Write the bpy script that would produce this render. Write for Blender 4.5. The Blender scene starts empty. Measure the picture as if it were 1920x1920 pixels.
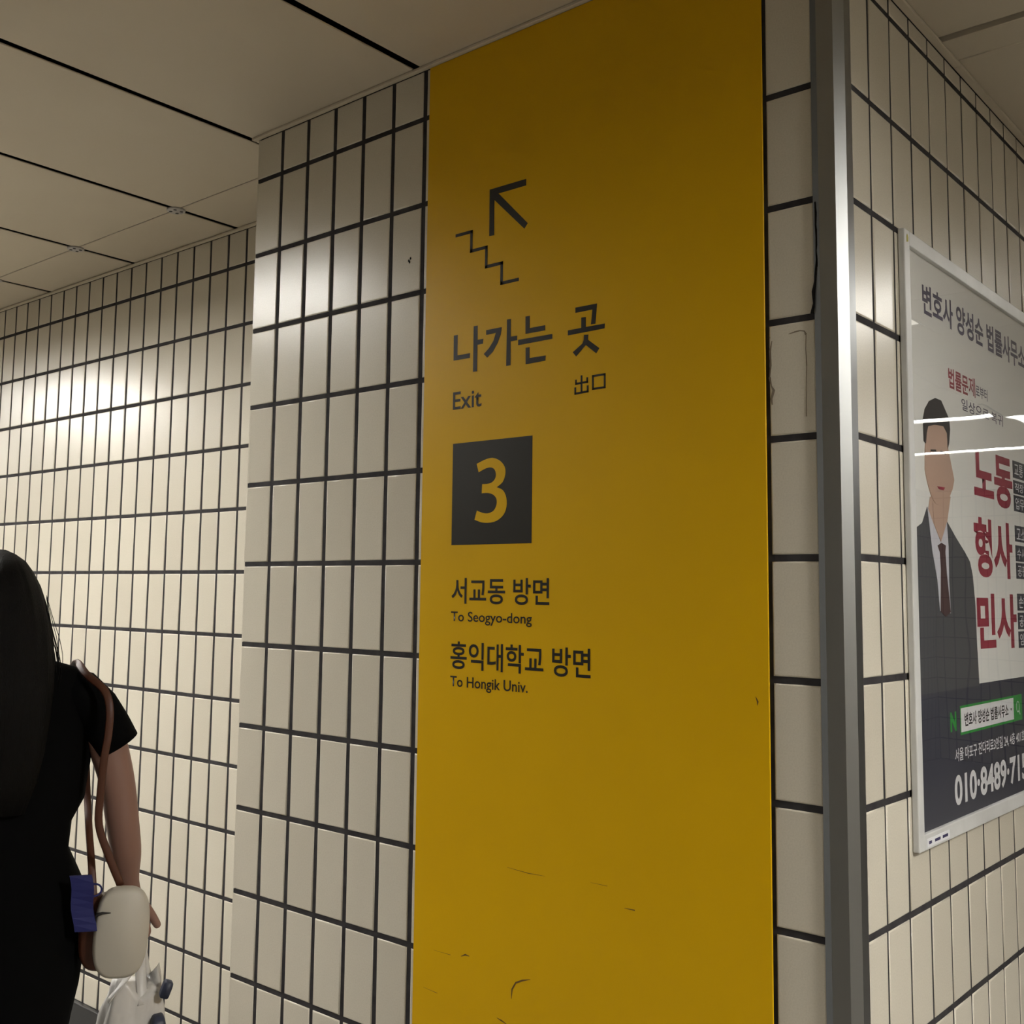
import bpy, bmesh, math, random
from mathutils import Vector, Matrix, Euler
from mathutils.geometry import tessellate_polygon

random.seed(7)
SC = bpy.context.scene
COL = SC.collection
ZO = 2.61                       # height of the first tile joint above the floor

# ------------------------------------------------------------------ camera
cam_data = bpy.data.cameras.new('camera')
cam = bpy.data.objects.new('camera', cam_data)
COL.objects.link(cam)
cam.location = (2.16128, -1.71781, -1.0699 + ZO)
cam.rotation_mode = 'XYZ'
cam.rotation_euler = (1.67092, -0.01575, 0.72751)
cam_data.sensor_fit = 'HORIZONTAL'
cam_data.sensor_width = 36.0
cam_data.lens = 36.0 * 2058.7761 / 1920.0
cam_data.shift_x = (960 - 860.896) / 1920.0
cam_data.shift_y = (909.508 - 960) / 1920.0
cam_data.clip_start = 0.02
SC.camera = cam

# ------------------------------------------------------------------ world and exposure
world = bpy.data.worlds.new('station_air')
SC.world = world
world.use_nodes = True
world.node_tree.nodes['Background'].inputs[0].default_value = (0.9, 0.85, 0.75, 1)
world.node_tree.nodes['Background'].inputs[1].default_value = 0.0
vs = SC.view_settings
vs.view_transform = 'Standard'
vs.look = 'None'
vs.exposure = 0.0
vs.gamma = 1.0
vs.use_curve_mapping = False
LAMP_LEFT = 104.0        # emission of the fluorescent lamps in the left passage
LAMP_LEFT_FAR = 190.0  # lamps farther down the left passage, raised to strengthen the wall glare
LAMP_RIGHT = 60.0       # emission of the fluorescent lamps in the right passage
FILL_BACK = 24.0        # added fill lamp behind the photographer, brightens sign and pillar front
FILL_SIDE = 165.0       # added fill lamp right of the photographer, brightens the poster wall

# ------------------------------------------------------------------ helpers
MATS = {}
def mat(name, col, rough=0.5, metal=0.0, spec=0.5, coat=0.0, emit=None, estr=0.0):
    m = bpy.data.materials.new(name)
    m.use_nodes = True
    b = m.node_tree.nodes['Principled BSDF']
    b.inputs['Base Color'].default_value = (*col, 1)
    b.inputs['Roughness'].default_value = rough
    b.inputs['Metallic'].default_value = metal
    b.inputs['Specular IOR Level'].default_value = spec
    b.inputs['Coat Weight'].default_value = coat
    if emit:
        b.inputs['Emission Color'].default_value = (*emit, 1)
        b.inputs['Emission Strength'].default_value = estr
    MATS[name] = m
    return m

def nodes(m):
    nt = m.node_tree
    return nt, nt.nodes, nt.links, nt.nodes['Principled BSDF']

def noise_col(m, c1, c2, scale=6.0, detail=3.0, stretch=(1, 1, 1), coord='Object', lo=0.35, hi=0.65):
    nt, N, L, b = nodes(m)
    tc = N.new('ShaderNodeTexCoord'); mp = N.new('ShaderNodeMapping')
    mp.inputs['Scale'].default_value = stretch
    nz = N.new('ShaderNodeTexNoise'); nz.inputs['Scale'].default_value = scale; nz.inputs['Detail'].default_value = detail
    rp = N.new('ShaderNodeValToRGB')
    rp.color_ramp.elements[0].position = lo; rp.color_ramp.elements[0].color = (*c1, 1)
    rp.color_ramp.elements[1].position = hi; rp.color_ramp.elements[1].color = (*c2, 1)
    L.new(tc.outputs[coord], mp.inputs[0]); L.new(mp.outputs[0], nz.inputs['Vector'])
    L.new(nz.outputs['Fac'], rp.inputs[0]); L.new(rp.outputs[0], b.inputs['Base Color'])
    return rp

def noise_bump(m, scale=60.0, strength=0.1, dist=0.001, stretch=(1, 1, 1), coord='Object'):
    nt, N, L, b = nodes(m)
    tc = N.new('ShaderNodeTexCoord'); mp = N.new('ShaderNodeMapping')
    mp.inputs['Scale'].default_value = stretch
    nz = N.new('ShaderNodeTexNoise'); nz.inputs['Scale'].default_value = scale; nz.inputs['Detail'].default_value = 3
    bp = N.new('ShaderNodeBump'); bp.inputs['Strength'].default_value = strength; bp.inputs['Distance'].default_value = dist
    L.new(tc.outputs[coord], mp.inputs[0]); L.new(mp.outputs[0], nz.inputs['Vector'])
    L.new(nz.outputs['Fac'], bp.inputs['Height']); L.new(bp.outputs[0], b.inputs['Normal'])

def noise_rough(m, r1, r2, scale=8.0, stretch=(1, 1, 1), coord='Object'):
    nt, N, L, b = nodes(m)
    tc = N.new('ShaderNodeTexCoord'); mp = N.new('ShaderNodeMapping')
    mp.inputs['Scale'].default_value = stretch
    nz = N.new('ShaderNodeTexNoise'); nz.inputs['Scale'].default_value = scale; nz.inputs['Detail'].default_value = 4
    mr = N.new('ShaderNodeMapRange')
    mr.inputs['From Min'].default_value = 0.3; mr.inputs['From Max'].default_value = 0.7
    mr.inputs['To Min'].default_value = r1; mr.inputs['To Max'].default_value = r2
    L.new(tc.outputs[coord], mp.inputs[0]); L.new(mp.outputs[0], nz.inputs['Vector'])
    L.new(nz.outputs['Fac'], mr.inputs['Value']); L.new(mr.outputs[0], b.inputs['Roughness'])

def link(name, me, m=None, parent=None, loc=None, rot=None):
    o = bpy.data.objects.new(name, me)
    COL.objects.link(o)
    if m is not None and not me.materials:
        me.materials.append(m)
    if parent is not None:
        o.parent = parent
    if loc is not None: o.location = loc
    if rot is not None: o.rotation_euler = rot
    return o

def tag(o, label=None, cat=None, group=None, kind=None):
    if label: o['label'] = label
    if cat: o['category'] = cat
    if group: o['group'] = group
    if kind: o['kind'] = kind
    return o

def empty(name, loc=(0, 0, 0), rot=(0, 0, 0)):
    o = bpy.data.objects.new(name, None)
    o.empty_display_size = 0.1
    COL.objects.link(o)
    o.location = loc; o.rotation_euler = rot
    return o

def bm_mesh(name, bm, smooth=False):
    me = bpy.data.meshes.new(name)
    bmesh.ops.recalc_face_normals(bm, faces=bm.faces[:])
    bm.to_mesh(me); bm.free()
    if smooth:
        for p in me.polygons: p.use_smooth = True
    return me

def add_box(bm, x0, x1, y0, y1, z0, z1):
    v = [bm.verts.new(p) for p in ((x0, y0, z0), (x1, y0, z0), (x1, y1, z0), (x0, y1, z0), (x0, y0, z1), (x1, y0, z1), (x1, y1, z1), (x0, y1, z1))]
    for f in ((0, 1, 2, 3), (4, 7, 6, 5), (0, 4, 5, 1), (1, 5, 6, 2), (2, 6, 7, 3), (3, 7, 4, 0)):
        bm.faces.new([v[i] for i in f])

def box_mesh(name, x0, x1, y0, y1, z0, z1, bev=0.0, seg=2):
    bm = bmesh.new(); add_box(bm, x0, x1, y0, y1, z0, z1)
    if bev > 0:
        bmesh.ops.bevel(bm, geom=bm.edges[:], offset=bev, segments=seg, affect='EDGES', profile=0.5)
    return bm_mesh(name, bm)

def catmull(pts, n=8, closed=False):
    P = [Vector(p) for p in pts]; out = []
    m = len(P)
    for i in range(m if closed else m - 1):
        p0 = P[(i - 1) % m] if (closed or i > 0) else P[0] * 2 - P[1]
        p1 = P[i]; p2 = P[(i + 1) % m]
        p3 = P[(i + 2) % m] if (closed or i + 2 < m) else P[-1] * 2 - P[-2]
        for k in range(n):
            t = k / n
            out.append(0.5 * ((2 * p1) + (p2 - p0) * t + (2 * p0 - 5 * p1 + 4 * p2 - p3) * t * t + (3 * p1 - p0 - 3 * p2 + p3) * t ** 3))
    if not closed: out.append(P[-1])
    return out

def tube_mesh(name, pts, rad, sides=10, flat=1.0, up=Vector((0, 0, 1))):
    """swept tube; rad a number or a list; flat squeezes one axis (a strap)"""
    P = [Vector(p) for p in pts]; bm = bmesh.new(); rings = []
    for i, p in enumerate(P):
        t = (P[min(i + 1, len(P) - 1)] - P[max(i - 1, 0)]).normalized()
        a = t.cross(up)
        if a.length < 1e-3: a = t.cross(Vector((1, 0, 0)))
        a.normalize(); b = t.cross(a).normalized()
        r = rad[i] if isinstance(rad, (list, tuple)) else rad
        rings.append([bm.verts.new(p + a * math.cos(2 * math.pi * k / sides) * r + b * math.sin(2 * math.pi * k / sides) * r * flat) for k in range(sides)])
    for i in range(len(rings) - 1):
        for k in range(sides):
            bm.faces.new((rings[i][k], rings[i][(k + 1) % sides], rings[i + 1][(k + 1) % sides], rings[i + 1][k]))
    bm.faces.new(rings[0]); bm.faces.new(rings[-1])
    return bm_mesh(name, bm, True)

def loft_mesh(name, rings, cap0=True, cap1=True, smooth=True):
    bm = bmesh.new(); R = [[bm.verts.new(p) for p in r] for r in rings]
    n = len(R[0])
    for i in range(len(R) - 1):
        for k in range(n):
            bm.faces.new((R[i][k], R[i][(k + 1) % n], R[i + 1][(k + 1) % n], R[i + 1][k]))
    if cap0: bm.faces.new(R[0])
    if cap1: bm.faces.new(R[-1])
    return bm_mesh(name, bm, smooth)

def lathe_mesh(name, prof, n=24):
    bm = bmesh.new(); R = []
    for r, z in prof:
        R.append([bm.verts.new((r * math.cos(2 * math.pi * k / n), r * math.sin(2 * math.pi * k / n), z)) for k in range(n)])
    for i in range(len(R) - 1):
        for k in range(n):
            bm.faces.new((R[i][k], R[i][(k + 1) % n], R[i + 1][(k + 1) % n], R[i + 1][k]))
    bm.faces.new(R[0]); bm.faces.new(R[-1])
    return bm_mesh(name, bm, True)

# flat print on a wall: coordinates (u, z) run along the wall, t0..t1 is how far it stands off the wall
def plane_pt(side, u, z, t):
    return Vector((u, -t, z + ZO)) if side == 'front' else Vector((XR + t, u, z + ZO))

def print_polys(name, polys, side, t0, t1, m, parent):
    bm = bmesh.new()
    for pl in polys:
        a = [bm.verts.new(plane_pt(side, u, z, t1)) for u, z in pl]
        b = [bm.verts.new(plane_pt(side, u, z, t0)) for u, z in pl]
        n = len(a)
        for tri in tessellate_polygon([[Vector((u, z, 0)) for u, z in pl]]):
            try: bm.faces.new([a[i] for i in tri])
            except ValueError: pass
        for i in range(n):
            bm.faces.new((a[i], b[i], b[(i + 1) % n], a[(i + 1) % n]))
    return link(name, bm_mesh(name, bm), m, parent)

def stroke_polys(line, w, closed=False):
    """rectangles with mitred ends along a polyline in the wall plane"""
    P = [Vector(p) for p in line]; out = []
    n = len(P)
    for i in range(n if closed else n - 1):
        a = P[i]; b = P[(i + 1) % n]; d = (b - a).normalized(); q = Vector((-d.y, d.x)) * w / 2
        ea = w / 2 if (closed or i > 0) else 0
        eb = w / 2 if (closed or i < n - 2) else 0
        a2 = a - d * ea; b2 = b + d * eb
        out.append([tuple(a2 + q), tuple(a2 - q), tuple(b2 - q), tuple(b2 + q)])
    return out

def text_mesh(body, offset=0.0, spacing=1.0):
    cu = bpy.data.curves.new('lettering', 'FONT')
    cu.body = body; cu.size = 1.0; cu.offset = offset; cu.space_character = spacing; cu.resolution_u = 4
    o = bpy.data.objects.new('lettering_source', cu)
    COL.objects.link(o)
    bpy.context.view_layer.update()
    dg = bpy.context.evaluated_depsgraph_get()
    me = bpy.data.meshes.new_from_object(o.evaluated_get(dg))
    bpy.data.objects.remove(o); bpy.data.curves.remove(cu)
    return me

def print_text(name, body, box, side, t, m, parent, offset=0.0, spacing=1.0):
    """box = u0, u1, z0, z1 of the ink; the letters are stretched to fill it"""
    me = text_mesh(body, offset, spacing)
    xs = [v.co.x for v in me.vertices]; ys = [v.co.y for v in me.vertices]
    x0, x1, y0, y1 = min(xs), max(xs), min(ys), max(ys)
    u0, u1, z0, z1 = box
    for v in me.vertices:
        v.co = plane_pt(side, u0 + (v.co.x - x0) / (x1 - x0) * (u1 - u0), z0 + (v.co.y - y0) / (y1 - y0) * (z1 - z0), t)
    me.materials.clear()
    me.name = name
    return link(name, me, m, parent)

# ------------------------------------------------------------------ materials
tile = mat('glazed_cream_tile', (0.66, 0.58, 0.44), 0.27, spec=0.4)
def tile_nodes(m, c1, c2):
    nt, N, L, b = nodes(m)
    oi = N.new('ShaderNodeObjectInfo'); rp = N.new('ShaderNodeValToRGB')
    rp.color_ramp.elements[0].color = (*c1, 1); rp.color_ramp.elements[1].color = (*c2, 1)
    L.new(oi.outputs['Random'], rp.inputs[0])
    tc = N.new('ShaderNodeTexCoord'); nz = N.new('ShaderNodeTexNoise'); nz.inputs['Scale'].default_value = 350; nz.inputs['Detail'].default_value = 2
    mx = N.new('ShaderNodeMix'); mx.data_type = 'RGBA'; mx.blend_type = 'MULTIPLY'
    r2 = N.new('ShaderNodeValToRGB'); r2.color_ramp.elements[0].position = 0.3; r2.color_ramp.elements[0].color = (0.93, 0.93, 0.92, 1)
    r2.color_ramp.elements[1].position = 0.6; r2.color_ramp.elements[1].color = (1, 1, 1, 1)
    L.new(tc.outputs['Object'], nz.inputs['Vector']); L.new(nz.outputs['Fac'], r2.inputs[0])
    mx.inputs[0].default_value = 1.0
    L.new(rp.outputs[0], mx.inputs[6]); L.new(r2.outputs[0], mx.inputs[7]); L.new(mx.outputs[2], b.inputs['Base Color'])
tile_nodes(tile, (0.60, 0.555, 0.46), (0.66, 0.615, 0.515))
grout = mat('dark_grey_grout', (0.05, 0.046, 0.048), 0.9, spec=0.2)
noise_col(grout, (0.026, 0.024, 0.026), (0.045, 0.042, 0.044), scale=30)
panel_m = mat('beige_ceiling_panel', (0.50, 0.43, 0.325), 0.5, spec=0.3)
noise_col(panel_m, (0.57, 0.505, 0.40), (0.605, 0.54, 0.43), scale=2.0)
void_m = mat('dark_ceiling_void', (0.008, 0.006, 0.005), 0.9, spec=0.05)
clip_m = mat('ceiling_clip_metal', (0.45, 0.43, 0.42), 0.45)
hole_m = mat('screw_hole_black', (0.015, 0.013, 0.012), 0.8)
yellow = mat('yellow_sign_film', (0.63, 0.37, 0.001), 0.40, spec=0.22)
noise_col(yellow, (0.67, 0.392, 0.0005), (0.70, 0.412, 0.0008), scale=3.0)
noise_bump(yellow, scale=420.0, strength=0.12, dist=0.0004)
signblack = mat('sign_print_black', (0.018, 0.016, 0.012), 0.45, spec=0.25)
stain_m = mat('brown_residue', (0.22, 0.18, 0.135), 0.8, spec=0.1)
gap_m = mat('open_joint_shadow_black', (0.012, 0.011, 0.011), 0.9, spec=0.1)
scuff_m = mat('scuff_mark', (0.12, 0.06, 0.005), 0.7)
steel = mat('brushed_stainless_steel', (0.33, 0.337, 0.335), 0.36, metal=1.0)
noise_rough(steel, 0.34, 0.38, scale=6, stretch=(20, 20, 0.3))
sealant = mat('grey_sealant', (0.14, 0.15, 0.16), 0.6)
concrete = mat('floor_granite', (0.36, 0.33, 0.29), 0.3)
noise_col(concrete, (0.15, 0.138, 0.12), (0.21, 0.195, 0.17), scale=80, detail=6)
base_m = mat('dark_stone_skirting', (0.011, 0.011, 0.012), 0.4)
farwall = mat('far_wall_tile', (0.55, 0.49, 0.38), 0.4)
def brick_nodes(m):
    nt, N, L, b = nodes(m)
    tc = N.new('ShaderNodeTexCoord'); mp = N.new('ShaderNodeMapping')
    br = N.new('ShaderNodeTexBrick'); br.offset = 0.0
    br.inputs['Color1'].default_value = (0.27, 0.245, 0.20, 1); br.inputs['Color2'].default_value = (0.255, 0.23, 0.19, 1)
    br.inputs['Mortar'].default_value = (0.05, 0.045, 0.048, 1); br.inputs['Scale'].default_value = 1.0
    br.inputs['Mortar Size'].default_value = 0.005; br.inputs['Brick Width'].default_value = 0.1; br.inputs['Row Height'].default_value = 0.2
    sp = N.new('ShaderNodeSeparateXYZ'); ad = N.new('ShaderNodeMath'); cb = N.new('ShaderNodeCombineXYZ')
    L.new(tc.outputs['Object'], sp.inputs[0]); L.new(sp.outputs[0], ad.inputs[0]); L.new(sp.outputs[1], ad.inputs[1])
    L.new(ad.outputs[0], cb.inputs[0]); L.new(sp.outputs[2], cb.inputs[1])
    L.new(cb.outputs[0], br.inputs['Vector']); L.new(br.outputs['Color'], b.inputs['Base Color'])
brick_nodes(farwall)
lamp_l = mat('fluorescent_diffuser_left', (0.8, 0.8, 0.8), 0.5, emit=(1.0, 0.975, 0.92), estr=LAMP_LEFT)
lamp_f = mat('fluorescent_diffuser_left_far', (0.8, 0.8, 0.8), 0.5, emit=(1.0, 0.975, 0.92), estr=LAMP_LEFT_FAR)
lamp_r = mat('fluorescent_diffuser_right', (0.8, 0.8, 0.8), 0.5, emit=(1.0, 0.975, 0.92), estr=LAMP_RIGHT)
lamp_far = mat('fluorescent_strip_right_far', (0.8, 0.8, 0.8), 0.5, emit=(1.0, 0.985, 0.95), estr=26.0)
lamp_pan = mat('luminous_ceiling_panel', (0.8, 0.8, 0.8), 0.5, emit=(1.0, 0.985, 0.95), estr=8.0)
fill_b = mat('added_fill_diffuser_back', (0.8, 0.8, 0.8), 0.5, emit=(1.0, 0.975, 0.92), estr=FILL_BACK)
fill_s = mat('added_fill_diffuser_side', (0.8, 0.8, 0.8), 0.5, emit=(1.0, 0.975, 0.92), estr=FILL_SIDE)
lamp_body = mat('lamp_housing_white', (0.75, 0.73, 0.68), 0.4)
lamp_trough = mat('lamp_trough_grey', (0.16, 0.16, 0.15), 0.5)
frame_m = mat('white_aluminium_frame', (0.62, 0.62, 0.60), 0.4)
noise_col(frame_m, (0.56, 0.56, 0.545), (0.66, 0.66, 0.645), scale=9, detail=6)
paper = mat('poster_paper_pale_grey', (0.80, 0.80, 0.77), 0.6, spec=0.2)
navy = mat('poster_navy_ink', (0.048, 0.050, 0.068), 0.6, spec=0.2)  # greyed evenly, the haze mirrored by the glazing is in the colour
ink_navy = mat('poster_dark_blue_letters', (0.045, 0.04, 0.10), 0.6, spec=0.2)
ink_red = mat('poster_red_letters', (0.30, 0.03, 0.055), 0.6, spec=0.2)
ink_white = mat('poster_white_letters', (0.75, 0.75, 0.77), 0.6, spec=0.2)
ink_green = mat('poster_green', (0.03, 0.28, 0.05), 0.6, spec=0.2)
ink_skin = mat('poster_printed_skin', (0.52, 0.36, 0.28), 0.6, spec=0.2)
ink_suit = mat('poster_printed_suit', (0.075, 0.077, 0.085), 0.6, spec=0.2)  # lightened evenly to take in the glazing's haze
ink_hair = mat('poster_printed_hair', (0.018, 0.016, 0.02), 0.6, spec=0.2)
ink_tie = mat('poster_printed_tie', (0.075, 0.04, 0.042), 0.6, spec=0.2)
ink_shirt = mat('poster_printed_shirt', (0.62, 0.62, 0.68), 0.6, spec=0.2)
rust = mat('yellow_paint_speck', (0.45, 0.40, 0.08), 0.6)
glazing = bpy.data.materials.new('clear_acrylic_sheet'); glazing.use_nodes = True
def glazing_nodes(m):
    nt = m.node_tree; N = nt.nodes; L = nt.links
    N.remove(N['Principled BSDF'])
    out = N['Material Output']
    tr = N.new('ShaderNodeBsdfTransparent'); gl = N.new('ShaderNodeBsdfGlossy'); gl.inputs['Roughness'].default_value = 0.012
    lw = N.new('ShaderNodeLayerWeight'); lw.inputs['Blend'].default_value = 0.5       # facing term, the same from both sides
    pw = N.new('ShaderNodeMath'); pw.operation = 'POWER'; pw.inputs[1].default_value = 5.0
    mx = N.new('ShaderNodeMixShader')
    tc = N.new('ShaderNodeTexCoord'); mp = N.new('ShaderNodeMapping'); mp.inputs['Scale'].default_value = (1, 1, 1)
    nz = N.new('ShaderNodeTexNoise'); nz.inputs['Scale'].default_value = 3.2; nz.inputs['Detail'].default_value = 1.0
    bp = N.new('ShaderNodeBump'); bp.inputs['Strength'].default_value = 0.25; bp.inputs['Distance'].default_value = 0.003
    L.new(tc.outputs['Object'], mp.inputs[0]); L.new(mp.outputs[0], nz.inputs['Vector']); L.new(nz.outputs['Fac'], bp.inputs['Height'])
    L.new(bp.outputs[0], gl.inputs['Normal']); L.new(lw.outputs['Facing'], pw.inputs[0])
    ml = N.new('ShaderNodeMath'); ml.operation = 'MULTIPLY_ADD'; ml.inputs[1].default_value = 1.15; ml.inputs[2].default_value = 0.045; ml.use_clamp = True
    L.new(pw.outputs[0], ml.inputs[0]); L.new(ml.outputs[0], mx.inputs[0]); L.new(tr.outputs[0], mx.inputs[1]); L.new(gl.outputs[0], mx.inputs[2])
    L.new(mx.outputs[0], out.inputs['Surface'])
glazing_nodes(glazing)
skin_m = mat('skin', (0.235, 0.128, 0.096), 0.5)
hair_m = mat('black_hair', (0.0022, 0.0018, 0.0016), 0.6, spec=0.12)
noise_bump(hair_m, scale=90, strength=0.6, dist=0.004, stretch=(6, 6, 0.15))
dress_m = mat('black_dress_fabric', (0.002, 0.002, 0.0022), 0.9, spec=0.06)
shoe_m = mat('black_shoe', (0.015, 0.014, 0.014), 0.5)
bag_cream = mat('cream_bag_leather', (0.47, 0.44, 0.375), 0.5)
bag_brown = mat('tan_brown_leather', (0.075, 0.022, 0.009), 0.5)
blue_m = mat('royal_blue_fabric', (0.006, 0.009, 0.10), 0.7)
plastic = mat('white_plastic_bag_film', (0.55, 0.53, 0.50), 0.4)
noise_bump(plastic, scale=9, strength=0.7, dist=0.01)
navy_item = mat('dark_navy_packaging', (0.02, 0.025, 0.05), 0.5)
eye_m = mat('eye_white', (0.7, 0.68, 0.65), 0.3)
lip_m = mat('lips', (0.35, 0.10, 0.09), 0.5)

XR = 1.4596      # face of the right wall
YL = 0.4117      # face of the recessed left wall
CL = 0.120       # ceiling of the left passage, above the first joint
CR = 0.050       # ceiling of the right passage

# ------------------------------------------------------------------ measured outlines in the wall planes (metres)
G_arrow=[[(0.7039, -0.215), (0.8022, -0.2156), (0.8023, -0.2295), (0.7286, -0.2291), (0.8073, -0.3104), (0.7984, -0.3202), (0.7174, -0.2406), (0.7178, -0.3169), (0.7045, -0.3162)]]
G_na=[[(0.6085, -0.5155), (0.6197, -0.5156), (0.6198, -0.5604), (0.6556, -0.5602), (0.655, -0.5703), (0.6088, -0.5702)], [(0.6647, -0.5037), (0.6759, -0.5039), (0.6761, -0.5347), (0.6918, -0.5346), (0.6912, -0.5449), (0.6759, -0.5451), (0.6758, -0.6015), (0.6646, -0.6013)]]
G_ga=[[(0.6995, -0.5174), (0.7416, -0.5173), (0.7393, -0.5321), (0.731, -0.5491), (0.7181, -0.5664), (0.7032, -0.5761), (0.6939, -0.5675), (0.7085, -0.5562), (0.7196, -0.5431), (0.7261, -0.527), (0.6997, -0.5275)], [(0.7555, -0.5036), (0.7658, -0.5038), (0.766, -0.541), (0.7827, -0.5412), (0.7828, -0.5507), (0.7657, -0.5506), (0.7661, -0.6004), (0.7547, -0.6004)]]
G_neun=[[(0.8039, -0.5049), (0.8146, -0.5052), (0.8149, -0.5305), (0.8539, -0.5305), (0.854, -0.541), (0.8043, -0.5409)], [(0.7854, -0.5505), (0.872, -0.551), (0.8721, -0.5608), (0.7855, -0.5615)], [(0.805, -0.5697), (0.815, -0.5697), (0.8152, -0.592), (0.8559, -0.5923), (0.8553, -0.6026), (0.8054, -0.6035)]]
G_got=[[(0.9278, -0.5069), (0.9788, -0.5072), (0.9751, -0.5464), (0.9647, -0.5459), (0.9679, -0.5174), (0.9278, -0.5175)], [(0.9418, -0.5291), (0.9526, -0.5297), (0.9527, -0.5493), (0.9969, -0.5493), (0.9962, -0.5586), (0.9101, -0.5597), (0.91, -0.5497), (0.9419, -0.5495)], [(0.9485, -0.5643), (0.9587, -0.5652), (0.9577, -0.5752), (0.9843, -0.5953), (0.9772, -0.6046), (0.9529, -0.5849), (0.93, -0.6043), (0.922, -0.5949), (0.9447, -0.581), (0.9479, -0.5746)]]
STAIR=[(0.6086, -0.2957), (0.6537, -0.2957), (0.6557, -0.3383), (0.6964, -0.3375), (0.6979, -0.3811), (0.7392, -0.3803), (0.7399, -0.424), (0.7855, -0.4235)]
CHU=[[(0.9431, -0.6432), (0.9433, -0.6778)], [(0.93, -0.6503), (0.93, -0.6583), (0.9565, -0.6576), (0.9565, -0.6486)], [(0.9284, -0.6652), (0.9285, -0.6775), (0.9576, -0.6762), (0.9575, -0.6645)]]
KOU=[(0.9697, -0.6478), (0.9968, -0.6476), (0.9969, -0.6726), (0.9698, -0.6727)]
SQ=[(0.6112, -0.7505), (0.8242, -0.75), (0.8247, -0.9648), (0.6124, -0.9651)]
THREE=[(0.6789, -0.7976), (0.6988, -0.791), (0.7132, -0.7882), (0.7255, -0.7887), (0.7419, -0.7956), (0.7542, -0.809), (0.7556, -0.8247), (0.7486, -0.8399), (0.7334, -0.8491), (0.7501, -0.8562), (0.7591, -0.8716), (0.7598, -0.8903), (0.7524, -0.9061), (0.7357, -0.9173), (0.7155, -0.9211), (0.6949, -0.9198), (0.6752, -0.9137), (0.6812, -0.8949), (0.6945, -0.8996), (0.711, -0.9018), (0.7265, -0.8967), (0.734, -0.8845), (0.733, -0.8719), (0.7227, -0.863), (0.7083, -0.8597), (0.6938, -0.8596), (0.6947, -0.8407), (0.7141, -0.8405), (0.7263, -0.8349), (0.7314, -0.8248), (0.728, -0.8129), (0.7177, -0.8075), (0.7033, -0.8088), (0.6847, -0.8155)]
T_EXIT=(0.6092, 0.6896, -0.6775, -0.6394)
T_SEO=(0.6141, 0.8696, -1.0869, -1.0337)
T_SEOE=(0.6136, 0.8272, -1.1297, -1.1031)
T_HONG=(0.614, 0.9671, -1.2212, -1.1647)
T_HONGE=(0.6144, 0.8186, -1.2642, -1.2359)
SCUFF=[[(0.7719, -1.5957), (0.8233, -1.5979), (0.8642, -1.5963)], [(1.0417, -1.6202), (1.0635, -1.6199)], [(0.6553, -1.7886), (0.6667, -1.7831), (0.6778, -1.7836)], [(0.8311, -1.7922), (0.812, -1.7984), (0.796, -1.8064), (0.7869, -1.8207), (0.7857, -1.8385)], [(0.7501, -1.8824), (0.762, -1.8846), (0.7762, -1.8882)], [(0.5804, -1.7928), (0.6273, -1.7922)], [(0.5531, -1.8723), (0.5929, -1.8746)], [(0.9681, -1.5892), (1.0053, -1.5888)]]
SCUFF2=[[(1.2994, -1.2298), (1.3031, -1.2379), (1.3023, -1.2439)]]
STAIN=[[(1.3333, -0.621), (1.349, -0.6201), (1.3671, -0.6228), (1.3849, -0.621), (1.3925, -0.6229), (1.3954, -0.6295)], [(1.3954, -0.6295), (1.3945, -0.6526), (1.3955, -0.682)], [(1.3955, -0.682), (1.394, -0.7158), (1.3936, -0.7666)], [(1.332, -0.6238), (1.3345, -0.6317), (1.3311, -0.6487), (1.3321, -0.6738), (1.3297, -0.6934)], [(1.3297, -0.6934), (1.3327, -0.7087), (1.3367, -0.7166), (1.3324, -0.731), (1.3338, -0.741)]]
GAPS=[[(1.4158, -0.4068), (1.4169, -0.427), (1.4161, -0.4466), (1.4182, -0.4694), (1.4163, -0.4912), (1.4183, -0.5187)], [(1.4176, -0.4994), (1.4158, -0.5212), (1.4134, -0.5428), (1.4101, -0.5594), (1.4103, -0.5791), (1.4067, -0.5956)]]
SPECK=[(0.4692, -0.3171), (0.4642, -0.3215), (0.4665, -0.3252)]
P_TITLE=(0.3555, 1.0363, -0.5281, -0.4715)
P_L1A=(0.491, 0.6119, -0.6507, -0.6103)
P_L1B=(0.6149, 0.6568, -0.6482, -0.6078)
P_L1C=(0.66, 0.739, -0.6437, -0.6187)
P_L2=(0.5658, 0.8437, -0.6849, -0.6607)
P_R1=(0.63, 0.8991, -0.8642, -0.752)
P_R2=(0.6187, 0.8828, -1.0164, -0.894)
P_R3=(0.623, 0.8969, -1.1638, -1.0489)
P_TAGS=[(0.9085, -0.7902, -0.7516), (0.9094, -0.8256, -0.7956), (0.9115, -0.8646, -0.8288), (0.9075, -0.9321, -0.8965), (0.9042, -0.9756, -0.9403), (0.9057, -1.0141, -0.9789), (0.9056, -1.0839, -1.0467), (0.9045, -1.1245, -1.0886), (0.9056, -1.1649, -1.1292)]
P_PANEL=[(0.6236, -1.2283), (0.9345, -1.2272)]
P_N=(0.4445, 0.4793, -1.309, -1.2728)
P_SB=(0.5009, 0.9133, -1.319, -1.2644)
P_SW=(0.504, 0.8498, -1.3148, -1.2681)
P_ST=(0.5258, 0.8107, -1.3039, -1.2806)
P_SQ=(0.8813, -1.2919)
P_ADR=(0.4665, 0.9218, -1.3669, -1.3414)
P_TEL=(0.4585, 0.918, -1.4466, -1.3902)
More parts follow.
